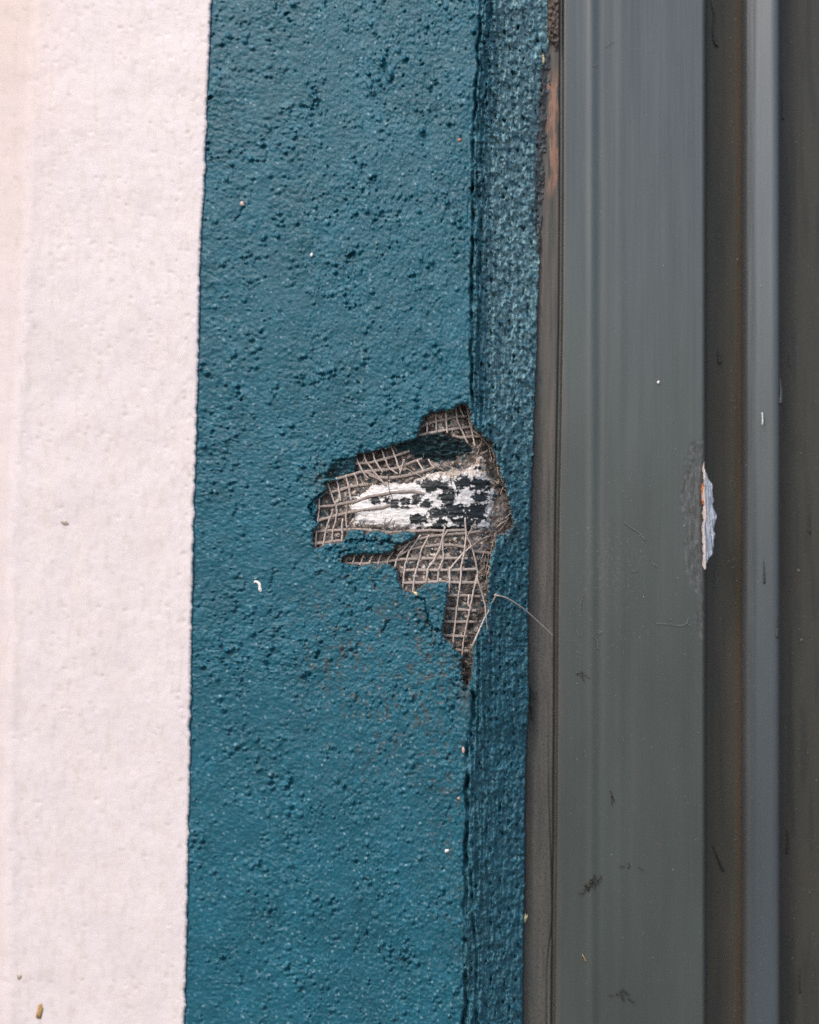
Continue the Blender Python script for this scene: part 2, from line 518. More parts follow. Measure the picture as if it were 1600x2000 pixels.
Hf = Hf * (0.5 + 0.5 * rough_w) + B * (0.35 + 0.65 * rough_w)
# reveal
near_corner = sstep(75, 8, s)
Wu = U + 5.0 * fbm(U / 13, V / 17, 16, 3, 0.6); Wv = V + 5.0 * fbm(U / 13, V / 17, 20, 3, 0.6)
Hr = 0.0008 * fbm(U / 60, V / 160, 12, 2)
Hr += (0.35 + near_corner) * 0.0016 * fbm(U / 9, V / 90, 15, 3)
Hr += 0.0011 * fbm(U / 16, V / 22, 18, 3, 0.6)
Hr += 0.00075 * grains(Wu / 10.0, Wv / 12.0, 5) + 0.00080 * grains(Wu / 5.6, Wv / 7.4, 6) + 0.00050 * fbm(U / 5, V / 6.5, 28, 3, 0.6)
pit = np.clip(fbm(U / 9, V / 15, 23, 2) - 0.42, 0, 1)
Hr -= 0.0060 * pit
H = Hf * face_w + Hr * (1 - face_w)
# dark grooves that run along the corner
gw = 0.6 + 0.5 * fbm(U * 0, V / 60, 91, 2)
def groove(pts, w, dep, v0, v1, jit=4.5, mod=0.8):
    global H
    g = line(V, pts) + jit * fbm(U * 0 + 3.1, V / 45, 95 + int(dep * 1e5) % 17, 3)
    k = np.exp(-((U - g) / w) ** 2) * sstep(v0 - 30, v0 + 20, V) * sstep(v1 + 30, v1 - 20, V)
    k *= np.clip(1 - mod + mod * 2 * (0.5 + fbm(U * 0 + 7.7, V / 38, 97 + int(dep * 1e5) % 13, 2)), 0.1, 1.6)
    H -= dep * k
groove([(0, 940), (300, 924), (500, 922), (760, 922), (800, 926)], 2.6, 0.0034, -1200, 790)
groove([(0, 958), (300, 940), (700, 934), (800, 940)], 2.4, 0.0016, -60, 800, 5, 0.9)
groove([(0, 973), (100, 974), (200, 972)], 2.2, 0.0014, -60, 190, 2, 0.6)
groove([(1330, 924), (1400, 927), (1440, 913), (1600, 912), (1700, 908), (2000, 908), (3200, 896)], 3.2, 0.0046, 1345, 3200)
groove([(1400, 934), (1500, 932), (1520, 931)], 2.2, 0.0022, 1400, 1520, 2, 0.6)
groove([(1700, 920), (1800, 924), (1850, 931), (2000, 930)], 2.6, 0.0028, 1700, 2060, 2, 0.7)
groove([(1250, 935), (1400, 938)], 2.4, 0.0014, 1240, 1400, 5, 0.9)
H *= fine_amp
for pts, w, dep in CRACKS:
    lo = (min(p[0] for p in pts) - 15, max(p[0] for p in pts) + 15, min(p[1] for p in pts) - 15, max(p[1] for p in pts) + 15)
    sl = (slice(*np.searchsorted(vs, lo[2:])), slice(*np.searchsorted(us, lo[:2])))
    d = seg_dist(ju[sl] + 1.2 * perlin(U[sl] / 5, V[sl] / 5, 33), jv[sl], pts)
    H[sl] -= dep * np.exp(-(d / w) ** 2)
# pieces pushed in or lifted round the break
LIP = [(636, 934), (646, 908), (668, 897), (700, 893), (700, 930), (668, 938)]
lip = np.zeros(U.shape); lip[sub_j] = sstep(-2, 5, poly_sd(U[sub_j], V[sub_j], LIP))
H -= lip * 0.0050 * np.clip((V - 893) / 36, 0.25, 1)
FRAG = zz(Z1, [(250, 1180), (180, 1240), (130, 1320), (180, 1400), (215, 1490), (260, 1480), (260, 1200)])
frag = np.zeros(U.shape); frag[sub_j] = sstep(-1, 3, poly_sd(U[sub_j], V[sub_j], FRAG))
H -= frag * 0.0016
lift = np.exp(-(((U - 740) / 60) ** 2 + ((V - 1062) / 16) ** 2))
H += 0.0008 * lift
nb_ = np.exp(-np.abs(hole_sd) / 22)
H += nb_ * (0.0007 * fbm(U / 14, V / 12, 115, 4, 0.65) + 0.0003 * grains(U / 8, V / 7, 14))
H -= 0.0009 * sstep(4.5, 0, coat) * sstep(-60, -40, hole_sd)
D = base_depth(U, V) - H
rim = sstep(0.3, -3.2, coat)
D = D + rim * 0.0048 + 0.0025 * sstep(3, -6, U - line(V, L_CREAM))

# colour of the paint with its dirt, painted glints and painted shade
teal = np.array([0.0095, 0.100, 0.142])
col = np.ones(U.shape + (3,)) * teal
tone = 1 + 0.09 * fbm(U / 160, V / 220, 101, 3)
col *= tone[..., None]
def blend(mask, c):
    global col
    m = np.clip(mask, 0, 1)[..., None]
    col = col * (1 - m) + np.array(c) * m
# paler towards the top of the reveal, away from the corner
blend((1 - face_w) * (0.14 + 0.70 * sstep(1150, 450, V) * sstep(18, 55, s)) * np.clip(0.8 + 1.0 * fbm(U / 9, V / 13, 103, 4, 0.7), 0, 1.3), (0.25, 0.41, 0.43))
# brown soil caught in hollows below the break
soil = np.exp(-(((U - 740) / 150) ** 2 + ((V - 1270) / 230) ** 2)) + 0.45 * np.exp(-(((U - 880) / 60) ** 2 + ((V - 1600) / 300) ** 2))
spots = sstep(0.50, 0.62, fbm(U / 15, V / 19, 105, 5, 0.75) + 0.45 * fbm(U / 90, V / 90, 106, 2) + 0.10 * soil)
blend(0.55 * spots * np.clip(soil * 1.3, 0, 1) * face_w, (0.085, 0.060, 0.042))
# greenish grime beside the left end of the break
grime = np.exp(-(((U - 632) / 26) ** 2 + ((V - 935) / 26) ** 2))
blend(0.65 * grime * (0.6 + fbm(U / 8, V / 8, 107, 3)), (0.075, 0.085, 0.070))
grime2 = np.exp(-(((U - 1000) / 16) ** 2 + ((V - 1035) / 26) ** 2)) + np.exp(-(((U - 908) / 14) ** 2 + ((V - 1365) / 40) ** 2))
blend(0.6 * np.clip(grime2, 0, 1) * (0.6 + fbm(U / 6, V / 6, 108, 3)), (0.085, 0.075, 0.062))
# grey frame paint brushed over the plaster's edge near the top
over = sstep(-2, 2, U - line(V, L_TEALEND) - 2.5 * fbm(U / 8, V / 20, 109, 3)) * sstep(90, 110, V) * sstep(560, 500, V)
blend(0.95 * over, (0.10, 0.105, 0.105))
# raw broken edge
raw = sstep(0.8, -0.6, coat)
edge_col = np.where((edge_sd < -hole_sd)[..., None], np.array([0.03, 0.05, 0.055]), np.array([0.150, 0.124, 0.106]))
col = col * (1 - raw[..., None]) + edge_col * raw[..., None]
# glints on the sand grains, painted into the colour as pale specks
d, rv = worley(U / 16, V / 16, 9)
grain_glint = sstep(0.17, 0.11, d) * (rv > 0.84) * face_w
blend(0.55 * grain_glint, (0.26, 0.39, 0.43))
d2, rv2 = worley(U / 5.2, V / 5.2, 12)
col *= (1 + (0.34 * rv2 - 0.17) * (0.5 + 0.6 * rough_w))[..., None]
blend(0.40 * sstep(0.45, 0.2, d2) * (rv2 > 0.93), (0.20, 0.31, 0.36))  # brightest grain facets painted pale too, as small glints
blend(0.55 * lip * (0.7 + 0.6 * fbm(U / 10, V / 10, 113, 3)), (0.022, 0.026, 0.022))  # shade of the pushed-in lip painted dark, together with some grime
coat_o = grid_mesh('render_coat', U, V, D, M_TEAL, wall, (coat > -3.3) & (U > line(V, L_CREAM) - 14), col)
tag(coat_o, 'teal painted render coat with a ragged hole')

# ---------- brown base mortar under the coat
DIG = lambda u, v: 0.0065 * np.exp(-(((u - 862) / 60) ** 2 + ((v - 888) / 30) ** 2))
ub = axis((590, 1010, 1.5)); vb = axis((770, 1370, 1.5))
Ub, Vb = np.meshgrid(ub, vb)
def mortar_depth(u, v):
    return base_depth(u, v, 60) + 0.0042 + DIG(u, v)
Hb = 0.0011 * fbm(Ub / 22, Vb / 22, 121, 4, 0.6) + 0.0006 * grains(Ub / 7, Vb / 7, 21) + 0.0003 * grains(Ub / 4, Vb / 4, 22)
slab = np.exp(-(((Ub - 985) / 20) ** 2 + ((Vb - 1010) / 34) ** 2))
Hb += 0.0040 * slab
Db = mortar_depth(Ub, Vb) - Hb
colb = np.ones(Ub.shape + (3,)) * np.array([0.180, 0.145, 0.126])
col = colb
n1 = fbm(Ub / 16, Vb / 16, 125, 3)
blend(0.8 * sstep(0.05, 0.4, n1), (0.27, 0.225, 0.20))
blend(0.8 * sstep(0.1, 0.45, -n1), (0.060, 0.046, 0.038))
wpatch = np.exp(-(((Ub - 880) / 26) ** 2 + ((Vb - 1062) / 16) ** 2)) + np.exp(-(((Ub - 868) / 40) ** 2 + ((Vb - 825) / 18) ** 2)) + 0.8 * np.exp(-(((Ub - 845) / 30) ** 2 + ((Vb - 1085) / 22) ** 2)) + 0.9 * np.exp(-(((Ub - 660) / 30) ** 2 + ((Vb - 960) / 26) ** 2)) + np.exp(-(((Ub - 935) / 14) ** 2 + ((Vb - 1125) / 12) ** 2))
blend(0.95 * sstep(0.06, 0.22, fbm(Ub / 8, Vb / 8, 129, 3) - 0.36 + 0.52 * np.clip(wpatch, 0, 1)), (0.62, 0.53, 0.44))
tp = np.exp(-(((Ub - 915) / 26) ** 2 + ((Vb - 1095) / 18) ** 2)) + np.exp(-(((Ub - 632) / 16) ** 2 + ((Vb - 1000) / 26) ** 2)) + np.exp(-(((Ub - 895) / 16) ** 2 + ((Vb - 1150) / 10) ** 2))
blend(0.9 * sstep(0.0, 0.15, fbm(Ub / 9, Vb / 9, 133, 2) - 0.30 + 0.45 * np.clip(tp, 0, 1)), (0.022, 0.075, 0.10))
blend(0.85 * slab, (0.17, 0.145, 0.13))
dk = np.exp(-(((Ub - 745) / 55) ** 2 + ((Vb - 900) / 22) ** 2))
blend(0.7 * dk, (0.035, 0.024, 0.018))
tag(grid_mesh('base_mortar', Ub, Vb, Db, M_BASE, wall, None, col), 'crumbly brown mortar behind the torn mesh')

# ---------- old white paint with black flakes inside the break
LUMP = [(671, 994), (690, 975), (713, 953), (729, 944), (758, 940), (806, 936), (836, 926), (866, 921), (900, 919), (924, 914), (930, 896), (944, 894), (956, 924), (968, 958), (968, 1000),
        (962, 1030), (944, 1040), (880, 1042), (806, 1038), (755, 1034), (702, 1031), (686, 1020), (690, 1008)]
ul = axis((655, 985, 1.2)); vl = axis((880, 1055, 1.2))
Ul, Vl = np.meshgrid(ul, vl)
def lump_sd(u, v):
    return poly_sd(u + 6.5 * fbm(u / 15, v / 13, 141, 4, 0.6), v + 4.0 * fbm(u / 15, v / 13, 145, 4, 0.6), LUMP)
def lump_rise(sd):
    return 0.0030 * sstep(-4, 16, sd)
lsd = lump_sd(Ul, Vl)
nb = 0.6 * fbm(Ul / 18 + 0.35 * Vl / 18, Vl / 12, 151, 5, 0.66) + 0.6 * fbm(Ul / 8, Vl / 7, 156, 3, 0.6)
BLACK = [(850, 947, 34, 11), (876, 972, 17, 20), (905, 942, 16, 12), (935, 946, 20, 13), (938, 972, 16, 9), (928, 1002, 24, 19), (855, 1004, 24, 11), (818, 1014, 18, 12), (880, 1032, 66, 6), (890, 1000, 26, 16),
         (735, 977, 13, 7), (752, 976, 11, 7), (768, 982, 13, 7), (788, 979, 13, 8), (813, 978, 11, 10), (832, 984, 12, 8), (836, 950, 18, 10), (905, 1018, 24, 10), (862, 1020, 18, 6), (780, 990, 24, 3.5), (935, 914, 8, 3)]
bk = np.full(Ul.shape, -1.0)
for (a, b_, su, sv) in BLACK:
    bk = np.maximum(bk, 1 - np.hypot((Ul - a) / su, (Vl - b_) / sv))
black = sstep(0.02, 0.16, 0.85 * bk + 0.70 * nb + 0.02 + 0.12 * sstep(810, 850, Ul) - 0.25 * sstep(9, 1, lsd))
black *= sstep(-0.9, -0.55, bk)
Hl = lump_rise(lsd) + 0.00035 * fbm(Ul / 30, Vl / 9, 153, 3) + 0.00022 * black - 0.00012 * np.abs(nb)
veins = sstep(0.05, 0.0, np.abs(fbm(Ul / 12, Vl / 10, 157, 3)))
Hl -= 0.0002 * veins
Dl = base_depth(Ul, Vl, 60) + 0.0046 - Hl
col = np.ones(Ul.shape + (3,)) * np.array([0.80, 0.77, 0.76])
blend(0.35 * veins, (0.35, 0.28, 0.22))
blend(0.85 * sstep(24, 3, lsd) * sstep(955, 925, Vl) * (0.6 + nb), (0.36, 0.25, 0.14))
blend(0.7 * sstep(14, 1, lsd) * (0.5 + nb), (0.30, 0.23, 0.18))
blend(0.40 * sstep(0.0, 0.5, fbm(Ul / 30, Vl / 7, 159, 4)), (0.55, 0.51, 0.49))
blend(0.35 * sstep(0.15, 0.5, fbm(Ul / 9, Vl / 7, 160, 4)), (0.42, 0.33, 0.25))
blend(black, (0.012, 0.016, 0.018))
tag(grid_mesh('old_paint_layer', Ul, Vl, Dl, M_OLD, wall, lsd > -2.5, col), 'old white paint blotched with black flakes')

# ---------- the loose dark flake that hangs in the break
FLAKE = [(772, 872), (798, 860), (816, 854), (840, 847), (866, 846), (884, 857), (902, 862), (918, 872), (931, 881), (934, 897), (928, 915), (902, 922), (888, 916), (860, 907), (834, 903), (812, 902), (790, 903), (776, 890)]
uf = axis((770, 945, 1.2)); vf = axis((835, 930, 1.2))
Uf, Vf = np.meshgrid(uf, vf)
fsd = poly_sd(Uf + 2 * fbm(Uf / 8, Vf / 8, 161, 3), Vf + 2 * fbm(Uf / 8, Vf / 8, 165, 3), FLAKE)
Df = base_depth(Uf, Vf, 60) + 0.0002 + 0.0016 * sstep(790, 840, Uf) + 0.0085 * np.clip((Vf - 846) / 60, 0, 1.1)
Df -= 0.0013 * fbm(Uf / 15, Vf / 9, 167, 4, 0.6) + 0.0006 * grains(Uf / 7, Vf / 6, 31)
Df += 0.004 * sstep(0.5, -3, fsd)
col = np.ones(Uf.shape + (3,)) * np.array([0.010, 0.050, 0.060])  # shade on the down-facing flake is put into its dark colour
blend(0.6 * sstep(800, 850, Uf) * sstep(-0.2, 0.4, fbm(Uf / 10, Vf / 8, 169, 3) + 0.2), (0.016, 0.019, 0.018))
blend(sstep(1, -1, fsd), (0.05, 0.045, 0.04))
tag(grid_mesh('loose_flake', Uf, Vf, Df, M_TEAL, wall, fsd > -3, col), 'dark loose flake of teal render tilted into the hole')

# ---------- masonry behind everything, down to the ground
def box(name, x0, x1, y0, y1, z0, z1, mat, parent=None, bevel=0):
    v = [(x, y, z) for x in (x0, x1) for y in (y0, y1) for z in (z0, z1)]
    f = [(0, 1, 3, 2), (4, 6, 7, 5), (0, 4, 5, 1), (2, 3, 7, 6), (0, 2, 6, 4), (1, 5, 7, 3)]
    me = bpy.data.meshes.new(name); me.from_pydata(v, [], f); me.materials.append(mat)
    o = bpy.data.objects.new(name, me); C.objects.link(o)
    if parent is not None: o.parent = parent
    return o
box('masonry_core', -3.0, 3.0, 0.14, 0.42, -1.3, 1.6, M_CORE, wall)
pav = box('pavement', -60, 60, -80, 0.12, -1.6, -1.3, M_PAVE)
tag(pav, kind='structure')

# ---------- cream band
cream = empty('cream_band', None)
tag(cream, 'cream painted smooth render band along the left side of the wall', 'wall band', kind='thing')
uc = axis((-1500, -60, 40), (-60, 30, 4), (30, 340, 3), (340, 425, 1.7))
vc = axis((-1200, -60, 14), (-60, 2060, 2.2), (2060, 3200, 14))
Uc, Vc = np.meshgrid(uc, vc)
csd = line(Vc, L_CREAM) + 2.6 * fbm(Uc * 0, Vc / 26, 201, 3) + 1.0 * perlin(Uc / 6, Vc / 6, 205) - Uc
sr = line(Vc, L_RIDGE) + 4 * fbm(Uc * 0 + 2, Vc / 120, 207, 2) - Uc           # > 0 left of the ridge
Dc = base_depth(line(Vc, L_CREAM), Vc) - 0.0022 + (line(Vc, L_CREAM) - Uc) * 7.5e-5
Dc += 0.5 * (sr + np.sqrt(sr * sr + 60)) * 2.3e-4
Hc = 0.0005 * fbm(Uc / 130, Vc / 170, 211, 2) + 0.00016 * fbm(Uc / 24, Vc / 40, 215, 3) + 0.00006 * grains(Uc / 8, Vc / 8, 41)
Hc += 0.0007 * np.exp(-((sr + 10) / 14) ** 2)
Bc = np.zeros(Uc.shape); Mc = np.zeros(Uc.shape)
r = np.random.default_rng(21)
for k in range(1500):
    u0 = r.uniform(-20, 405); v0 = r.uniform(-40, 2040)
    dens = 0.30 + 0.5 * fbm(np.array([u0 / 110]), np.array([v0 / 110]), 219, 2)[0] + (0.3 if v0 < 900 else 0)
    if r.random() > dens: continue
    a = r.uniform(1.6, 3.6); b_ = a * r.uniform(0.6, 1.6); an = r.uniform(0, 3.1); h = r.uniform(0.00008, 0.0003)
    splat(Bc, uc, vc, u0, v0, a, b_, an, -h, 1.2)
    if r.random() < 0.6: splat(Mc, uc, vc, u0, v0, a, b_, an, r.uniform(0.2, 0.6), 1.3)
Hc += Bc
Hc *= np.where((Vc > -70) & (Vc < 2070) & (Uc > -70), 1.0, 0.2)
Dc = Dc - Hc + 0.0050 * sstep(1.0, -3.5, csd) + 0.0008 * sstep(8, 0, csd) ** 2
col = np.ones(Uc.shape + (3,)) * np.array([0.73, 0.645, 0.645])
blend(0.35 * sstep(0.0, 0.5, fbm(Uc / 60, Vc / 160, 223, 3)), (0.74, 0.65, 0.60))
blend(0.75 * np.exp(-((Uc + 20) / 110) ** 2 - ((Vc + 50) / 420) ** 2), (0.76, 0.575, 0.49))  # warm reflected light at the upper left, painted as a peach tint
blend(0.35 * sstep(0, 12, sr), (0.67, 0.57, 0.54))  # the strip left of the ridge carries the same painted glow
blend(0.55 * np.clip(Mc, 0, 1), (0.42, 0.33, 0.24))
blend(0.30 * sstep(0.15, 0.55, fbm(Uc / 12, Vc / 40, 227, 4)), (0.60, 0.51, 0.45))
blend(0.25 * sstep(0.1, 0.5, fbm(Uc / 90, Vc / 260, 229, 3)), (0.66, 0.59, 0.58))
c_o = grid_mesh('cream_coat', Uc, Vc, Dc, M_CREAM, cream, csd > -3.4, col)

# ---------------------------------------------------------------- the painted door frame
frame = empty('door_frame', None)
tag(frame, 'grey green painted timber door frame with mouldings beside the teal wall', 'door frame', kind='thing')
vw = axis((-1200, -60, 14), (-60, 2060, 2.2), (2060, 3200, 14))
GREY = np.array([0.064, 0.075, 0.069])
vis = lambda v: np.where((v > -70) & (v < 2070), 1.0, 0.2)

# edge bead: the brown, worn strip against the plaster
ue = axis((985, 1102, 1.4))
Ue, Ve = np.meshgrid(ue, vw)
ge = line(Ve, L_GROOVE)
te = Ue - ge
De = 0.0318 - 0.0006 * np.cos(np.clip((te + 22) / 30, -1.6, 1.6)) + 0.0038 * sstep(-7, -0.5, te) + 0.0004 * sstep(-60, -30, -te)
He = 0.00003 * fbm(Ue / 5, Ve / 260, 231, 3) + 0.00007 * grains(Ue / 3, Ve / 3, 51) * sstep(500, 1000, Ve) + 0.0002 * fbm(Ue / 12, Ve / 90, 233, 2)
seam = np.exp(-((te + 13 - 10 * sstep(1500, 1800, Ve) * sstep(1900, 1780, Ve)) / 1.6) ** 2) * sstep(1350, 1650, Ve)
He -= 0.0008 * seam
lump = sstep(100, 60, Ve + 18 * fbm(Ue / 12, Ve / 12, 235, 3)) * sstep(-32, -24, te) * sstep(-3, -7, te)
He += lump * (0.0026 + 0.0010 * fbm(Ue / 7, Ve / 7, 237, 4))
De = De - He * vis(Ve)
col = np.ones(Ue.shape + (3,)) * GREY
brown = (0.6 + 0.5 * fbm(Ue / 9, Ve / 300, 241, 3))
blend(np.clip(brown, 0, 1) * (0.95 - 0.40 * sstep(1000, 1500, Ve)), (0.150, 0.122, 0.104))
blend(0.8 * sstep(6, 2, np.abs(te + 42 - 0.0 * Ve)) * sstep(450, 420, Ve) * 0.6, (0.085, 0.105, 0.115))
blend(0.5 * sstep(0.2, 0.5, fbm(Ue / 4, Ve / 4, 243, 2)) * sstep(700, 1100, Ve), (0.04, 0.034, 0.03))
org = sstep(0, 0.12, 0.36 - np.abs(te + 17 + 5 * fbm(Ue * 0, Ve / 60, 245, 2)) / 28 + 0.30 * fbm(Ue / 6, Ve / 70, 247, 3)) * sstep(120, 170, Ve) * sstep(395, 355, Ve)
blend(0.85 * org, (0.34, 0.185, 0.125))
blend(0.8 * org * sstep(0.1, 0.3, fbm(Ue / 5, Ve / 40, 249, 3)), (0.12, 0.095, 0.08))
blend(0.9 * lump, (0.10, 0.07, 0.056))
blend(0.6 * seam, (0.03, 0.027, 0.024))
tag(grid_mesh('edge_bead', Ue, Ve, De, M_DULL, frame, None, col), 'worn brown edge bead showing patches of orange primer')

# casing board
uk = axis((1076, 1110, 1.3), (1110, 1330, 2.6), (1330, 1378, 1.3))
Uk, Vk = np.meshgrid(uk, vw)
tk = Uk - line(Vk, L_GROOVE)
SCUFF = [(1352, 870), (1372, 862), (1380, 880), (1380, 1210), (1378, 1250), (1366, 1235), (1362, 1200), (1372, 1170), (1352, 1140), (1342, 1100), (1340, 1030), (1332, 960), (1342, 915)]
subk = (slice(*np.searchsorted(vw, (840, 1270))), slice(None))
sk = np.zeros(Uk.shape)
sk[subk] = sstep(-8, 10, poly_sd(Uk[subk] + 5 * fbm(Uk[subk] / 14, Vk[subk] / 20, 251, 3), Vk[subk], SCUFF))
Dk = 0.0300 + 0.0042 * sstep(5, 0.3, tk) + 0.0009 * sstep(1371, 1377, Uk) + 0.0020 * sstep(1375, 1378, Uk)
Hk = 0.00055 * np.exp(-((Uk - 1156) / 8) ** 2) - 0.00025 * np.exp(-((Uk - 1172) / 7) ** 2) + 0.0002 * np.exp(-((Uk - 1212) / 9) ** 2)
Hk += 0.00003 * fbm(Uk / 6, Vk / 300, 255, 4, 0.6) + 0.00025 * fbm(Uk / 60, Vk / 500, 257, 2)
Hk -= sk * (0.0003 + 0.00018 * fbm(Uk / 8, Vk / 40, 259, 4, 0.55))
notch = np.exp(-((Vk - 1010) / 75) ** 4) * sstep(1366, 1378, Uk)
Hk -= 0.0012 * notch
Dk -= Hk * vis(Vk)
col = np.ones(Uk.shape + (3,)) * GREY
col *= (1 + 0.07 * fbm(Uk / 50, Vk / 600, 261, 3))[..., None]
blend(0.50 * sstep(18, 4, tk + 5 * fbm(Uk / 5, Vk / 120, 263, 3)), (0.105, 0.088, 0.074))
blend(0.15 * sstep(0.1, 0.5, fbm(Uk / 22, Vk / 500, 265, 3)), (0.088, 0.080, 0.074))
blend(0.55 * sk, (0.070, 0.066, 0.065))
blend(0.55 * sk * sstep(0.15, 0.5, fbm(Uk / 6, Vk / 14, 267, 3)), (0.15, 0.14, 0.14))
blend(0.5 * sk * sstep(0.15, 0.5, -fbm(Uk / 7, Vk / 16, 268, 3)), (0.03, 0.04, 0.045))
edge_sk = np.zeros(Uk.shape); edge_sk[subk] = np.clip(1 - np.abs(poly_sd(Uk[subk], Vk[subk], SCUFF) + 1) / 5, 0, 1)
blend(0.45 * edge_sk * sstep(0.0, 0.4, fbm(Uk / 8, Vk / 10, 269, 3)), (0.19, 0.175, 0.17))
web = sstep(0.30, 0.55, fbm(Uk / 6, Vk / 6, 271, 3)) * np.exp(-(((Uk - 1190) / 70) ** 2 + ((Vk - 1100) / 90) ** 2))
blend(0.2 * web, (0.20, 0.19, 0.18))
tag(grid_mesh('casing_board', Uk, Vk, Dk, M_FRAME, frame, None, col), 'flat brushed grey board with a scuffed right edge')

def profile_strip(name, prof, seed, tint, label=None, lower=0.0):
    """prof: (u, D) outline across the strip; extruded along the frame"""
    pr = np.array(prof, float)
    cu = np.concatenate([[0], np.cumsum(np.hypot(np.diff(pr[:, 0]), np.diff(pr[:, 1]) / 2.5e-4))])
    n = int(cu[-1] / 2.4) + 2
    t = np.linspace(0, cu[-1], n)
    u1 = np.interp(t, cu, pr[:, 0]); d1 = np.interp(t, cu, pr[:, 1])
    k = np.ones(5) / 5
    us_ = np.concatenate([[u1[0]] * 2, u1, [u1[-1]] * 2]); ds_ = np.concatenate([[d1[0]] * 2, d1, [d1[-1]] * 2])
    u1 = np.convolve(us_, k, 'valid'); d1 = np.convolve(ds_, k, 'valid')
    Us, Vs = np.meshgrid(u1, vw); Ds, T = np.meshgrid(d1, vw)[0], np.meshgrid(t, vw)[0]
    Ds = Ds - (0.00003 * fbm(T / 7, Vs / 420, seed, 4, 0.6) + 0.0002 * fbm(T / 50, Vs / 400, seed + 4, 2)) * vis(Vs)
    return Us, Vs, Ds, T

# recess between the casing and the moulding
Us, Vs_, Ds, T = profile_strip('recess', [(1376.5, 0.0330), (1378.5, 0.058), (1380, 0.0585), (1446, 0.0600), (1452, 0.0600)], 281, None)
col = np.ones(Us.shape + (3,)) * np.array([0.088, 0.080, 0.062])
blend(0.5 * sstep(0.0, 0.5, fbm(T / 14, Vs_ / 300, 285, 3)), (0.060, 0.064, 0.056))
blend(0.6 * sstep(15, 4, 1450 - Us + 4 * fbm(T / 4, Vs_ / 20, 287, 3)), (0.105, 0.060, 0.034))
tag(grid_mesh('recess_board', Us, Vs_, Ds, M_DULL, frame, None, col), 'dark recessed board with a brown dirt line along its right side')
# raised moulding
Us, Vs_, Ds, T = profile_strip('moulding', [(1447, 0.0615), (1449, 0.0540), (1456, 0.0500), (1480, 0.0460), (1512, 0.0430), (1520, 0.0434), (1524, 0.0460), (1525, 0.0630)], 291, None)
col = np.ones(Us.shape + (3,)) * np.array([0.054, 0.070, 0.080])
blend(0.5 * sstep(1474, 1462, Us), (0.090, 0.084, 0.080))
blend(0.5 * sstep(1510, 1517, Us), (0.085, 0.084, 0.078))
blend(0.35 * sstep(0.1, 0.5, fbm(T / 6, Vs_ / 500, 295, 3)), (0.050, 0.060, 0.072))
tag(grid_mesh('moulding', Us, Vs_, Ds, M_FRAME, frame, None, col), 'raised blue grey moulding strip')
# flat panel to the right
Us, Vs_, Ds, T = profile_strip('panel', [(1518, 0.0620), (1600, 0.0630), (1700, 0.064), (2300, 0.066)], 301, None)
col = np.ones(Us.shape + (3,)) * np.array([0.060, 0.056, 0.046])
blend(0.5 * sstep(0.0, 0.5, fbm(T / 18, Vs_ / 260, 305, 3)), (0.034, 0.037, 0.034))
blend(0.35 * sstep(1545, 1527, Us), (0.075, 0.058, 0.045))
tag(grid_mesh('door_panel', Us, Vs_, Ds, M_DULL, frame, None, col), 'dark grey flat panel at the right')

# chipped splinter on the casing's edge
CH = [(1375, 903), (1380, 915), (1386, 938), (1390, 945), (1394, 972), (1396, 990), (1399, 1006), (1398, 1030), (1394, 1062), (1393, 1080), (1386, 1094), (1380, 1110), (1376, 1114), (1374, 1060), (1374, 960)]
uh = axis((1366, 1406, 0.9)); vh = axis((895, 1122, 0.9))
Uh, Vh = np.meshgrid(uh, vh)
hsd = poly_sd(Uh + 3.4 * fbm(Uh / 40, Vh / 20, 311, 3, 0.45) + 1.0, Vh, CH)
line_u = 1378 + 1.2 * fbm(Uh * 0, Vh / 30, 313, 2)
Dh = 0.0292 + np.clip(Uh - line_u, 0, 30) * 0.00022 - 0.00045 * np.exp(-((Uh - line_u) / 2.2) ** 2)
Dh -= 0.00050 * fbm((Uh - 0.06 * Vh) / 3.0, Vh / 70, 315, 4, 0.65)
Dh += 0.003 * sstep(0.5, -2, hsd)
col = np.ones(Uh.shape + (3,)) * np.array([0.58, 0.61, 0.66])
blend(0.9 * sstep(1.8, 0.6, Uh - line_u), (0.60, 0.49, 0.44))
blend(0.75 * sstep(0.0, 0.4, fbm((Uh - 0.06 * Vh) / 2.6, Vh / 60, 317, 4)), (0.22, 0.25, 0.30))
blend(sstep(0.5, -1.0, hsd), (0.07, 0.075, 0.075))
tag(grid_mesh('paint_splinter', Uh, Vh, Dh, M_CHIP, frame, hsd > -2, col), 'white chipped splinter on the edge of the grey board')
def small_patch(name, poly, D0, c, mat, seed, label):
    a = np.array(poly); us_ = axis((a[:, 0].min() - 4, a[:, 0].max() + 4, 0.8)); vs_ = axis((a[:, 1].min() - 4, a[:, 1].max() + 4, 0.8))
    A, B_ = np.meshgrid(us_, vs_)
    sd = poly_sd(A + 1.0 * fbm(A / 4, B_ / 5, seed, 3), B_, poly)
    Dp = D0 - 0.0003 * fbm(A / 5, B_ / 8, seed + 3, 3) + 0.002 * sstep(0.6, -1.8, sd)
    cc = np.ones(A.shape + (3,)) * np.array(c) * (1 + 0.3 * fbm(A / 4, B_ / 6, seed + 5, 3))[..., None]
    return tag(grid_mesh(name, A, B_, Dp, mat, frame, sd > -1.8, cc), label)
small_patch('primer_patch', [(1372, 944), (1379, 945), (1379, 982), (1373, 986), (1370, 962)], 0.0293, (0.46, 0.17, 0.075), M_CHIP, 321, 'bare orange primer patch')
small_patch('primer_patch', [(1372, 1003), (1378, 996), (1379, 1017), (1374, 1014)], 0.0293, (0.60, 0.40, 0.18), M_CHIP, 331, 'bare ochre primer patch')

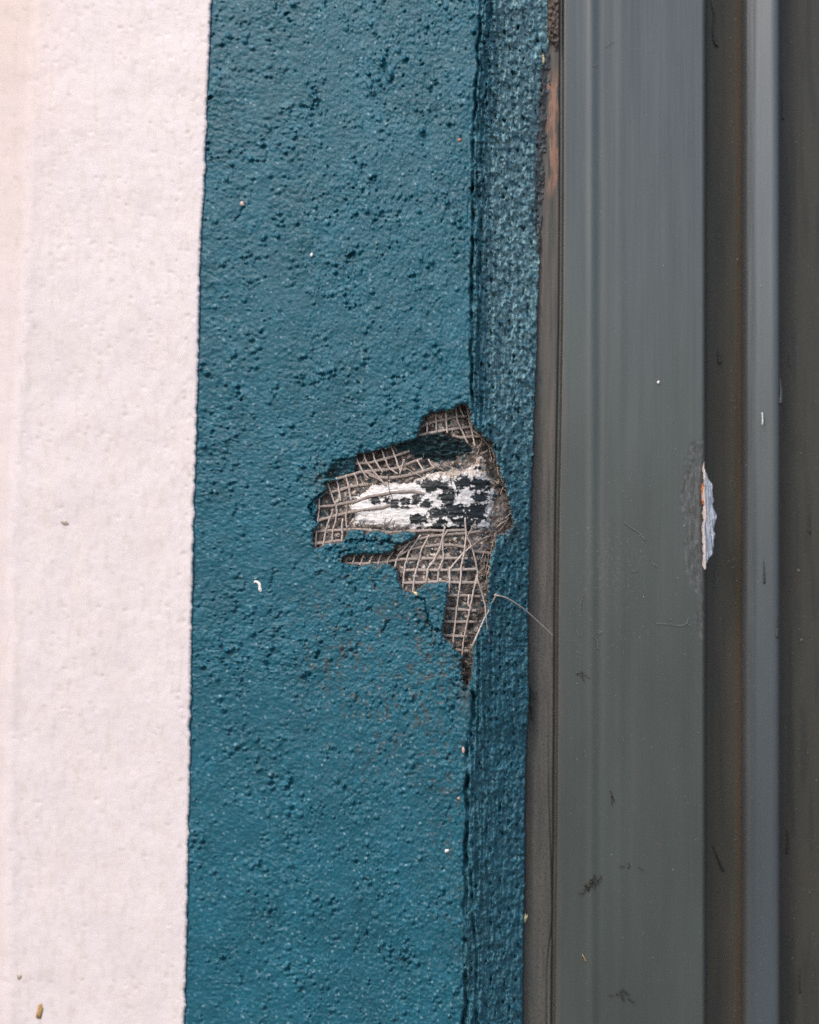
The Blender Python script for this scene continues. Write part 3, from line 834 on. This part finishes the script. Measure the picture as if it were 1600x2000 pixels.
# runs of thick paint that dried on the frame
RUNS = [([(1388, 0), (1396, 30), (1394, 60), (1396, 76), (1402, 90)], 3.2, 0.0582, 'recess'),
        ([(1403, 680), (1405, 695), (1407, 710)], 3.4, 0.0582, 'recess'),
        ([(1524, 740), (1526, 765), (1525, 790)], 5.0, 0.0450, 'moulding'),
        ([(1541, 690), (1543, 705), (1544, 716)], 1.8, 0.0618, 'panel'),
        ([(1518, 1200), (1519, 1228), (1518, 1246)], 4.0, 0.0436, 'moulding'),
        ([(1392, 1650), (1404, 1680), (1414, 1702)], 2.6, 0.0582, 'recess'),
        ([(1528, 175), (1530, 205), (1531, 234)], 2.2, 0.0618, 'panel'),
        ([(1581, 1000), (1582, 1022), (1582, 1042)], 2.0, 0.0622, 'panel'),
        ([(1492, 1095), (1493, 1115), (1493, 1140)], 3.2, 0.0446, 'moulding'),
        ([(1538, 1622), (1540, 1645), (1538, 1668)], 2.8, 0.0618, 'panel'),
        ([(1563, 1890), (1562, 1915), (1563, 1940)], 2.2, 0.0622, 'panel')]
for pts, rw, d0, where in RUNS:
    tube('paint_run', [(a, b_, d0) for a, b_ in pts], rw, rw * 0.9, M_DROP, frame, 10, 8, 0.0, ([0, 0.25, 0.75, 0.95, 1.0], [0.15, 0.35, 0.8, 1.0, 0.35]))

# dust caught on the paint
def dust(name, n, boxes, parent, seed):
    r = np.random.default_rng(seed)
    co, q = [], []
    oct_ = np.array([(1, 0, 0), (-1, 0, 0), (0, 1, 0), (0, -1, 0), (0, 0, 1), (0, 0, -1)], float)
    tri = [(0, 2, 4), (2, 1, 4), (1, 3, 4), (3, 0, 4), (2, 0, 5), (1, 2, 5), (3, 1, 5), (0, 3, 5)]
    for k in range(n):
        u0, u1, v0, v1, d0 = boxes[r.integers(len(boxes))]
        u = r.uniform(u0, u1); v = r.uniform(v0, v1)
        sz = 0.45 + 0.5 * r.random() ** 2 + (1.2 * r.random() if r.random() < 0.06 else 0)
        o3 = oct_ * np.array([sz * r.uniform(0.6, 1.2), sz * r.uniform(0.6, 1.6), sz * 0.7])
        base = len(co)
        co += list(P(u + o3[:, 0], v + o3[:, 1], d0 + o3[:, 2] * 2.5e-4))
        q += [tuple(base + i for i in t) for t in tri]
    o = raw_mesh(name, np.array(co), np.array(q), M_DUST, parent)
    o['kind'] = 'stuff'
    return o
dust('dust', 900, [(1110, 1370, 0, 2000, 0.0299), (1110, 1370, 900, 1700, 0.0299), (1120, 1260, 1020, 1280, 0.0299), (1385, 1445, 0, 2000, 0.0584), (1455, 1520, 0, 2000, 0.0450), (1535, 1600, 0, 2000, 0.0620), (1425, 1447, 0, 2000, 0.0592)], frame, 5)

# ---------------------------------------------------------------- the torn glass fibre mesh
net = empty('reinforcing_mesh', None)
tag(net, 'torn taupe glass fibre mesh showing in the hole of the teal wall', 'mesh')
def lump_front(u, v):
    a = np.array([u], float), np.array([v], float)
    sd = poly_sd(a[0], a[1], LUMP)
    return float(base_depth(a[0], a[1], 60)[0] + 0.0046 - lump_rise(sd)[0]) if sd[0] > -4 else 1.0
def net_depth(u, v, extra=0.0):
    a = np.array([u], float), np.array([v], float)
    d = base_depth(a[0], a[1], 60)[0] + 0.0022 + 0.55 * DIG(a[0], a[1])[0] + 0.0006 * fbm(a[0] / 40, a[1] / 40, 401, 2)[0]
    return min(d, lump_front(u, v) - 0.0004) + extra
def dense(pts, step=9):
    out = [pts[0]]
    for a, b_ in zip(pts[:-1], pts[1:]):
        n = max(1, int(math.hypot(b_[0] - a[0], b_[1] - a[1]) / step))
        out += [(a[0] + (b_[0] - a[0]) * k / n, a[1] + (b_[1] - a[1]) * k / n) for k in range(1, n + 1)]
    return out
def strand(name, pts, rw, rd, mat, extra, wob=0.12, lift=None):
    p = dense(pts)
    ds = [net_depth(a, b_, extra) for a, b_ in p]
    ds = list(np.convolve([ds[0]] + ds + [ds[-1]], np.ones(3) / 3, 'valid')) if len(ds) > 2 else ds
    if lift is not None:
        w = np.linspace(0, 1, len(p)); ds = [d - float(np.interp(x, *lift)) for d, x in zip(ds, w)]
    return tube(name, [(a, b_, d) for (a, b_), d in zip(p, ds)], rw, rd, mat, net, 6, 3, wob)

WEFT = [(Z2, [(150, 385), (215, 365), (320, 325), (450, 295), (560, 270), (665, 262)]),
        (Z2, [(150, 460), (190, 450), (320, 425), (450, 400), (560, 385), (700, 365)]),
        (Z2, [(520, 450), (600, 472), (740, 462), (800, 460)]),
        (Z1, [(640, 835), (680, 830), (800, 825), (920, 795), (1050, 760), (1200, 710), (1260, 690)]),
        (Z1, [(310, 1055), (340, 1045), (440, 1005), (560, 970), (700, 930), (850, 910), (1000, 900), (1120, 880), (1200, 850), (1300, 810), (1400, 775)]),
        (Z1, [(365, 1155), (500, 1120), (600, 1090), (720, 1070), (800, 1060)]),
        (Z1, [(760, 920), (880, 975), (1000, 990), (1100, 985), (1250, 960), (1400, 920), (1600, 850)]),
        (Z1, [(230, 1312), (400, 1300), (560, 1270), (700, 1240), (800, 1200), (920, 1180), (1100, 1150), (1300, 1140), (1420, 1170)]),
        (Z1, [(230, 1470), (400, 1420), (560, 1380), (750, 1345), (950, 1320), (1050, 1290)]),
        (Z1, [(190, 1590), (420, 1575), (620, 1565), (760, 1570), (900, 1585), (1050, 1600), (1200, 1590), (1500, 1575), (1650, 1582), (1900, 1570)]),
        (Z1, [(160, 1725), (300, 1715), (400, 1700), (500, 1690)]),
        (Z4, [(-130, 400), (0, 320), (100, 280), (250, 250), (400, 235), (600, 220), (740, 200)]),
        (Z4, [(-120, 460), (0, 390), (150, 360), (300, 345), (450, 345), (600, 370)]),
        (Z4, [(670, 408), (760, 420), (850, 430)]),
        (Z3, [(480, 690), (560, 690), (700, 690), (900, 685), (1050, 660), (1200, 640), (1400, 635), (1600, 630), (1800, 630), (1910, 632)]),
        (Z4, [(-60, 610), (0, 605), (200, 605), (450, 605), (700, 595)]),
        (Z4, [(-60, 740), (100, 735), (300, 725), (500, 735), (720, 735)]),
        (Z4, [(380, 870), (550, 870), (740, 880)]), (Z4, [(370, 1003), (520, 1015), (700, 1030)]),
        (Z4, [(330, 1140), (500, 1145), (680, 1145)]), (Z4, [(310, 1283), (450, 1290), (600, 1300)]), (Z4, [(480, 1435), (620, 1450)])]
WARP = [(Z2, [(360, 230), (358, 300), (368, 430)]), (Z2, [(270, 320), (275, 440)]), (Z2, [(455, 200), (460, 330), (470, 430)]),
        (Z2, [(550, 180), (570, 310), (610, 400), (670, 530)]), (Z2, [(640, 140), (665, 180), (682, 300), (715, 430), (740, 560)]),
        (Z2, [(585, 160), (610, 230), (640, 280)]), (Z2, [(690, 300), (720, 400), (820, 490), (900, 580), (950, 700), (970, 820), (1040, 950)]),
        (Z1, [(745, 710), (770, 800), (830, 880), (900, 970), (1000, 1080)]), (Z1, [(660, 760), (700, 850), (740, 930), (800, 1000)]),
        (Z1, [(845, 690), (870, 790), (920, 870), (960, 930)]), (Z1, [(945, 670), (980, 770), (1030, 880), (1130, 950)]),
        (Z1, [(1050, 640), (1100, 760), (1130, 850), (1160, 920)]), (Z1, [(340, 1040), (385, 1160), (410, 1250), (440, 1300), (440, 1370)]),
        (Z1, [(440, 985), (470, 1130), (490, 1250)]), (Z1, [(545, 955), (580, 1100), (605, 1240)]), (Z1, [(635, 935), (670, 1010), (680, 1080)]),
        (Z1, [(250, 1215), (250, 1330), (235, 1460), (232, 1560)]), (Z1, [(400, 1340), (385, 1400), (345, 1500), (320, 1600), (290, 1755)]),
        (Z1, [(450, 1340), (430, 1480), (400, 1580), (390, 1740)]), (Z1, [(515, 1440), (500, 1540), (510, 1600), (498, 1710)]),
        (Z1, [(555, 1340), (545, 1450), (560, 1560)]), (Z1, [(218, 1595), (208, 1765)]), (Z1, [(1200, 780), (1170, 870), (1150, 950)]),
        (Z1, [(1340, 790), (1390, 870), (1420, 920)]), (Z1, [(1470, 780), (1500, 840), (1540, 880)]),
        (Z3, [(1270, 435), (1150, 580), (1110, 660), (1095, 760)]), (Z3, [(1375, 375), (1250, 560), (1210, 700), (1195, 800), (1178, 990)]),
        (Z3, [(1480, 365), (1390, 540), (1370, 640), (1340, 740), (1310, 850), (1293, 1020)]), (Z3, [(1600, 500), (1540, 640), (1470, 740), (1438, 905)]),
        (Z3, [(660, 575), (640, 620), (618, 705)]), (Z3, [(760, 580), (730, 630), (708, 710)]), (Z3, [(860, 585), (825, 640), (805, 700)]),
        (Z3, [(955, 575), (925, 630), (905, 700)]), (Z3, [(1075, 555), (1030, 620), (1005, 700)]),
        (Z4, [(370, 150), (345, 260), (320, 380), (260, 490), (190, 590), (172, 740)]), (Z4, [(400, 190), (350, 260), (345, 390), (355, 470), (310, 590), (288, 740)]),
        (Z4, [(650, 350), (560, 430), (480, 520), (420, 600), (420, 720), (408, 855)]),
        (Z4, [(580, 60), (590, 250), (570, 420), (540, 560), (535, 700), (510, 870), (490, 1020), (470, 1200), (448, 1420)]),
        (Z4, [(590, 230), (650, 370), (690, 520), (710, 640), (680, 760), (640, 960), (600, 1150), (560, 1350), (548, 1510)]),
        (Z4, [(620, 860), (612, 960), (640, 1000)])]
FRAY = [(Z1, [(1200, 870), (1300, 930), (1400, 980)]), (Z1, [(800, 960), (900, 1000), (1010, 1070)]), (Z1, [(700, 1000), (800, 1080)]),
        (Z1, [(960, 1572), (990, 1440)]), (Z1, [(980, 1562), (1065, 1440)]), (Z1, [(1060, 1592), (1095, 1460)]), (Z1, [(830, 1562), (862, 1480)]),
        (Z1, [(730, 1560), (700, 1470)]), (Z1, [(600, 1560), (560, 1440)]),
        (Z4, [(600, 400), (700, 310), (820, 245)]), (Z4, [(640, 370), (740, 290), (840, 250)]), (Z4, [(690, 90), (640, 180), (600, 260)]), (Z4, [(890, 240), (850, 400), (840, 550), (810, 650)]),
        (Z4, [(900, 170), (960, 110), (1050, 15)]), (Z4, [(920, 210), (990, 130), (1030, 60)]), (Z4, [(910, 150), (1000, 90)]), (Z4, [(830, 430), (800, 600), (815, 830)]),
        (Z2, [(880, 590), (905, 690)]), (Z2, [(830, 470), (780, 590), (750, 680)]), (Z2, [(910, 590), (960, 720)]), (Z2, [(770, 650), (860, 600)]), (Z2, [(430, 730), (560, 790), (640, 800)]), (Z2, [(300, 700), (380, 760), (440, 800)]),
        (Z4, [(700, 640), (780, 580)]), (Z4, [(715, 650), (690, 760)])]
for f, pts in WEFT:
    strand('weft_strand', zz(f, pts), 2.9, 0.9, M_WEFT, 0.0)
for f, pts in WARP:
    strand('warp_strand', zz(f, pts), 1.75, 1.2, M_WARP, -0.00035, 0.25)
for k, (f, pts) in enumerate(FRAY):
    strand('frayed_fibre', zz(f, pts), 0.85, 0.85, M_FRAY, -0.0006, 0.15, ([0, 1], [0, 0.0035]))
strand('frayed_fibre', zz(Z1, [(1030, 900), (1020, 1000), (1030, 1130), (1070, 1230)]), 0.6, 0.6, M_DARKFIB, -0.0007)
rf = np.random.default_rng(301)
anchors = [p for f, pts in WARP + WEFT for p in zz(f, pts)]
for k in range(34):
    a, b_ = anchors[rf.integers(len(anchors))]
    th = rf.uniform(0, 6.28); L = rf.uniform(5, 12); bend = rf.normal(0, 0.5)
    pts = [(a + rf.normal(0, 3), b_ + rf.normal(0, 3))]
    for q in range(3):
        pts.append((pts[-1][0] + L * math.cos(th) / 2, pts[-1][1] + L * math.sin(th) / 2)); th += bend
    strand('frayed_fibre', pts, 0.5, 0.5, M_FRAY, -0.0007, 0.1, ([0, 1], [0, rf.uniform(0, 0.0015)]))
EDGE_R = [(930, 842), (948, 856), (962, 868), (970, 896), (978, 920), (988, 950), (992, 985), (985, 1035), (968, 1055), (957, 1095), (955, 1140), (950, 1190), (938, 1225)]
for k in range(46):
    a, b_ = EDGE_R[rf.integers(len(EDGE_R))]
    th = 1.4 + rf.normal(0, 0.7) + (3.14 if rf.random() < 0.5 else 0); L = rf.uniform(7, 16); bend = rf.normal(0, 0.35)
    pts = [(a + rf.normal(-4, 5), b_ + rf.normal(0, 8))]
    for q in range(3):
        pts.append((pts[-1][0] + L * math.cos(th) / 2, pts[-1][1] + L * math.sin(th) / 2)); th += bend
    strand('frayed_fibre', pts, rf.uniform(0.4, 0.8), 0.5, M_FRAY, -0.0012, 0.1, ([0, 1], [0, rf.uniform(0.0005, 0.003)]))
# the long fibre that springs out over the reveal and the frame
def over(u, v, off):
    return float(base_depth(np.array([u], float), np.array([v], float))[0]) - off
for pts, rw in (([(650, 1400), (700, 1290), (770, 1130), (830, 1020), (905, 845)], 1.5), ([(705, 690), (750, 830), (790, 980), (800, 1150), (830, 1350)], 1.6), ([(820, 1010), (860, 930), (925, 850)], 0.9)):
    q = dense(zz(Z4, pts))
    tube('frayed_fibre', [(a, b_, over(a, b_, 0.0012 if k else 0.0)) for k, (a, b_) in enumerate(q)], rw, 1.2, M_WARP, net, 6, 3, 0.15)
p0 = zz(Z4, [(880, 862), (910, 870), (1000, 890), (1120, 960), (1250, 1060), (1380, 1180), (1495, 1290)])
dd = [0.0060, 0.0050, 0.0065, 0.0105, 0.0160, 0.0215, 0.0260]
o = tube('frayed_fibre', [(a, b_, d) for (a, b_), d in zip(p0, dd)], 1.5, 1.3, M_WARP, net, 7, 7, 0.08)
tag(o, 'long single fibre springing out over the frame')

# ---------------------------------------------------------------- crumbs and threads lying on the surfaces
def face_d(u, v): return float(base_depth(np.array([u], float), np.array([v], float))[0])
o = tube('paint_curl', [(496, 1138, face_d(496, 1138) - 0.0006), (501, 1136, face_d(500, 1136) - 0.0009), (507, 1141, face_d(507, 1140) - 0.0009), (508, 1149, face_d(508, 1150) - 0.0007), (510, 1156, face_d(510, 1156) - 0.0006)],
         3.0, 2.0, M_WHITE, None, 8, 6, 0.15, ([0, 0.2, 0.5, 0.85, 1], [0.5, 0.9, 0.9, 1.25, 0.5]))
tag(o, 'white curl of paint stuck on the teal wall left of the hole', 'paint curl')
CR = [(474, 398, 4.2, 4.6, M_PINK, 'pink crumb on the teal wall near the cream edge, upper left', 'crumb', None),
      (898, 273, 3.4, 3.6, M_ORANGE, 'orange crumb on the teal wall near the top corner edge', 'crumb', None),
      (873, 1662, 3.4, 4.2, M_WHITE, 'pale crumb low on the teal wall near the corner', 'crumb', None),
      (905, 1465, 5.5, 3.0, M_PINK, 'pinkish crumb on the corner edge below the hole', 'crumb', None),
      (896, 1560, 3.2, 3.0, M_SAND, 'brown crumb beside the corner, between two paler crumbs', 'crumb', None),
      (813, 1160, 2.6, 5.0, M_YELLOW, 'yellow crumb at the lower edge of the hole', 'crumb', None),
      (609, 498, 3.0, 4.0, M_WHITE, 'small white crumb on the upper teal wall', 'crumb', None)]
for k, (u0, v0, a, b_, m, lab, cat, g) in enumerate(CR):
    o = blob('crumb', u0, v0, face_d(u0, v0) - 0.0005, a, b_, 2.4, m, 0.5 * k, None, 60 + k, 0.25)
    tag(o, lab, cat)
def cream_d(u, v):
    c = line(v, L_CREAM)
    return face_d(c, v) - 0.0022 + (c - u) * 7.5e-5
o = blob('crumb', 77, 1977, cream_d(77, 1977) - 0.0003, 5.5, 15, 2.0, M_OCHRE, 0.25, None, 81, 0.3); tag(o, 'ochre flake on the cream band at the bottom left', 'crumb')
o = blob('crumb', 39, 1908, cream_d(39, 1908) - 0.0003, 4.5, 6, 2.0, M_SAND, 0.6, None, 82, 0.3); tag(o, 'small brown crumb on the cream band above the ochre flake', 'crumb')
o = blob('crumb', 128, 1022, cream_d(128, 1022) - 0.0002, 8, 3.5, 1.2, M_SAND, 0.2, None, 83, 0.35); tag(o, 'flat brown crumb midway up the cream band', 'crumb')
o = blob('crumb', 1025, 1795, 0.0290, 4.0, 10, 3.5, M_YELLOW, 0.3, None, 84, 0.4); tag(o, 'pale yellow crumb wedged between teal plaster and frame', 'crumb')
o = blob('crumb', 1060, 118, 0.0290, 4.0, 14, 3.0, M_YELLOW, 0.05, None, 85, 0.3); tag(o, 'pale greenish flake at the top right edge of the plaster', 'crumb')
o = blob('crumb', 1286, 747, 0.0296, 2.6, 3.4, 2.0, M_WHITE, 0.0, None, 86, 0.3); tag(o, 'white speck on the grey board above the scuff', 'crumb')
o = tube('paint_fleck', [(1489, 806, 0.0428), (1490, 818, 0.0428), (1489.5, 830, 0.0428)], 1.5, 1.0, M_WHITE, None, 6, 4, 0.0); tag(o, 'short white paint dash on the blue grey moulding', 'paint fleck')
o = tube('straw', [(1138, 1864, 0.0295), (1141, 1870, 0.0292), (1145, 1878, 0.0294)], 0.9, 0.9, M_OCHRE, None, 6, 4, 0.1); tag(o, 'tiny straw lying low on the grey board', 'straw')

def tangle(name, u0, v0, su, sv, n, mat, seed, label, cat, rw=0.8, D0=0.0294, ang=0.0):
    r = np.random.default_rng(seed)
    e = empty(name, None); tag(e, label, cat)
    for k in range(n):
        a = r.normal(0, 1, 2) * 0.5; th = r.uniform(0, 6.28)
        pts = []
        x, y = a
        for j in range(r.integers(3, 6)):
            xx, yy = x * su, y * sv
            pts.append((u0 + xx * math.cos(ang) - yy * math.sin(ang), v0 + xx * math.sin(ang) + yy * math.cos(ang), D0 - r.uniform(0, 0.0008)))
            th += r.normal(0, 0.9); x += 0.35 * math.cos(th); y += 0.35 * math.sin(th)
        tube('thread', pts, rw * r.uniform(0.6, 1.2), rw * 0.8, mat, e, 5, 3, 0.15)
    return e
tangle('dirt_tangle', 1155, 1722, 13, 16, 13, M_DARKFIB, 91, 'dark tangle of dirt on the lower left of the grey board', 'dirt', 1.0, ang=0.5)
tangle('dirt_tangle', 1232, 1697, 10, 8, 4, M_DARKFIB, 92, 'faint dark dirt threads right of the largest dark tangle', 'dirt', 0.7)
tangle('dirt_tangle', 1212, 1940, 16, 10, 8, M_DARKFIB, 93, 'dark dirt tangle at the bottom of the grey board', 'dirt', 0.8)
tangle('dirt_tangle', 1196, 1562, 5, 14, 4, M_DARKFIB, 94, 'small dark upright dirt thread above the largest tangle', 'dirt', 0.7)
tangle('dirt_tangle', 1138, 1316, 10, 9, 6, M_DARKFIB, 95, 'small dark dirt tangle on the grey board beside its left groove', 'dirt', 0.7)
tangle('dirt_tangle', 1034, 1374, 7, 26, 14, M_DARKFIB, 96, 'black dirt clump caught between the plaster edge and the frame', 'dirt', 1.3, D0=0.0285)
def thread_set(name, sets, label, rw=0.42, D0=0.0294):
    e = empty(name, None); tag(e, label, 'cobweb')
    for pts in sets:
        tube('thread', [(a, b_, D0 - 0.0002 * (k % 2)) for k, (a, b_) in enumerate(pts)], rw, rw, M_WEB, e, 5, 4, 0.2)
Z9 = lambda x, y: (1040 + x / 4.444, 900 + y / 4.444)
thread_set('cobweb', [zz(Z9, [(1080, 1410), (1180, 1415), (1270, 1430), (1340, 1410), (1350, 1360)]), zz(Z9, [(1150, 1330), (1165, 1375), (1220, 1375)]), zz(Z9, [(1330, 1400), (1380, 1440)])], 'pale cobweb threads lying across the grey board below the scuff')
thread_set('cobweb', [zz(Z9, [(800, 530), (850, 575), (920, 620), (980, 690)])], 'single pale cobweb thread slanting on the middle of the grey board', 0.7)
thread_set('cobweb', [zz(Z9, [(850, 960), (890, 955), (920, 935)]), zz(Z9, [(830, 870), (840, 920)]), zz(Z9, [(1040, 880), (1060, 905), (1090, 910)])], 'short broken cobweb threads left of the scuff')
thread_set('cobweb', [zz(Z9, [(510, 1525), (560, 1555), (570, 1640)]), zz(Z9, [(380, 1470), (415, 1530)]), zz(Z9, [(410, 1300), (420, 1220), (440, 1150)]), zz(Z9, [(560, 1500), (610, 1475)])], 'pale cobweb threads on the left of the grey board below the long fibre')
thread_set('cobweb', [[(1182, 90), (1190, 84), (1200, 80)], [(1157, 130), (1163, 127), (1168, 121)]], 'two pale hairs near the top of the grey board')
thread_set('cobweb', [[(1397, 1115), (1400, 1130), (1399, 1150)]], 'pale hair in the dark recess below the white splinter', 0.6, 0.0576)
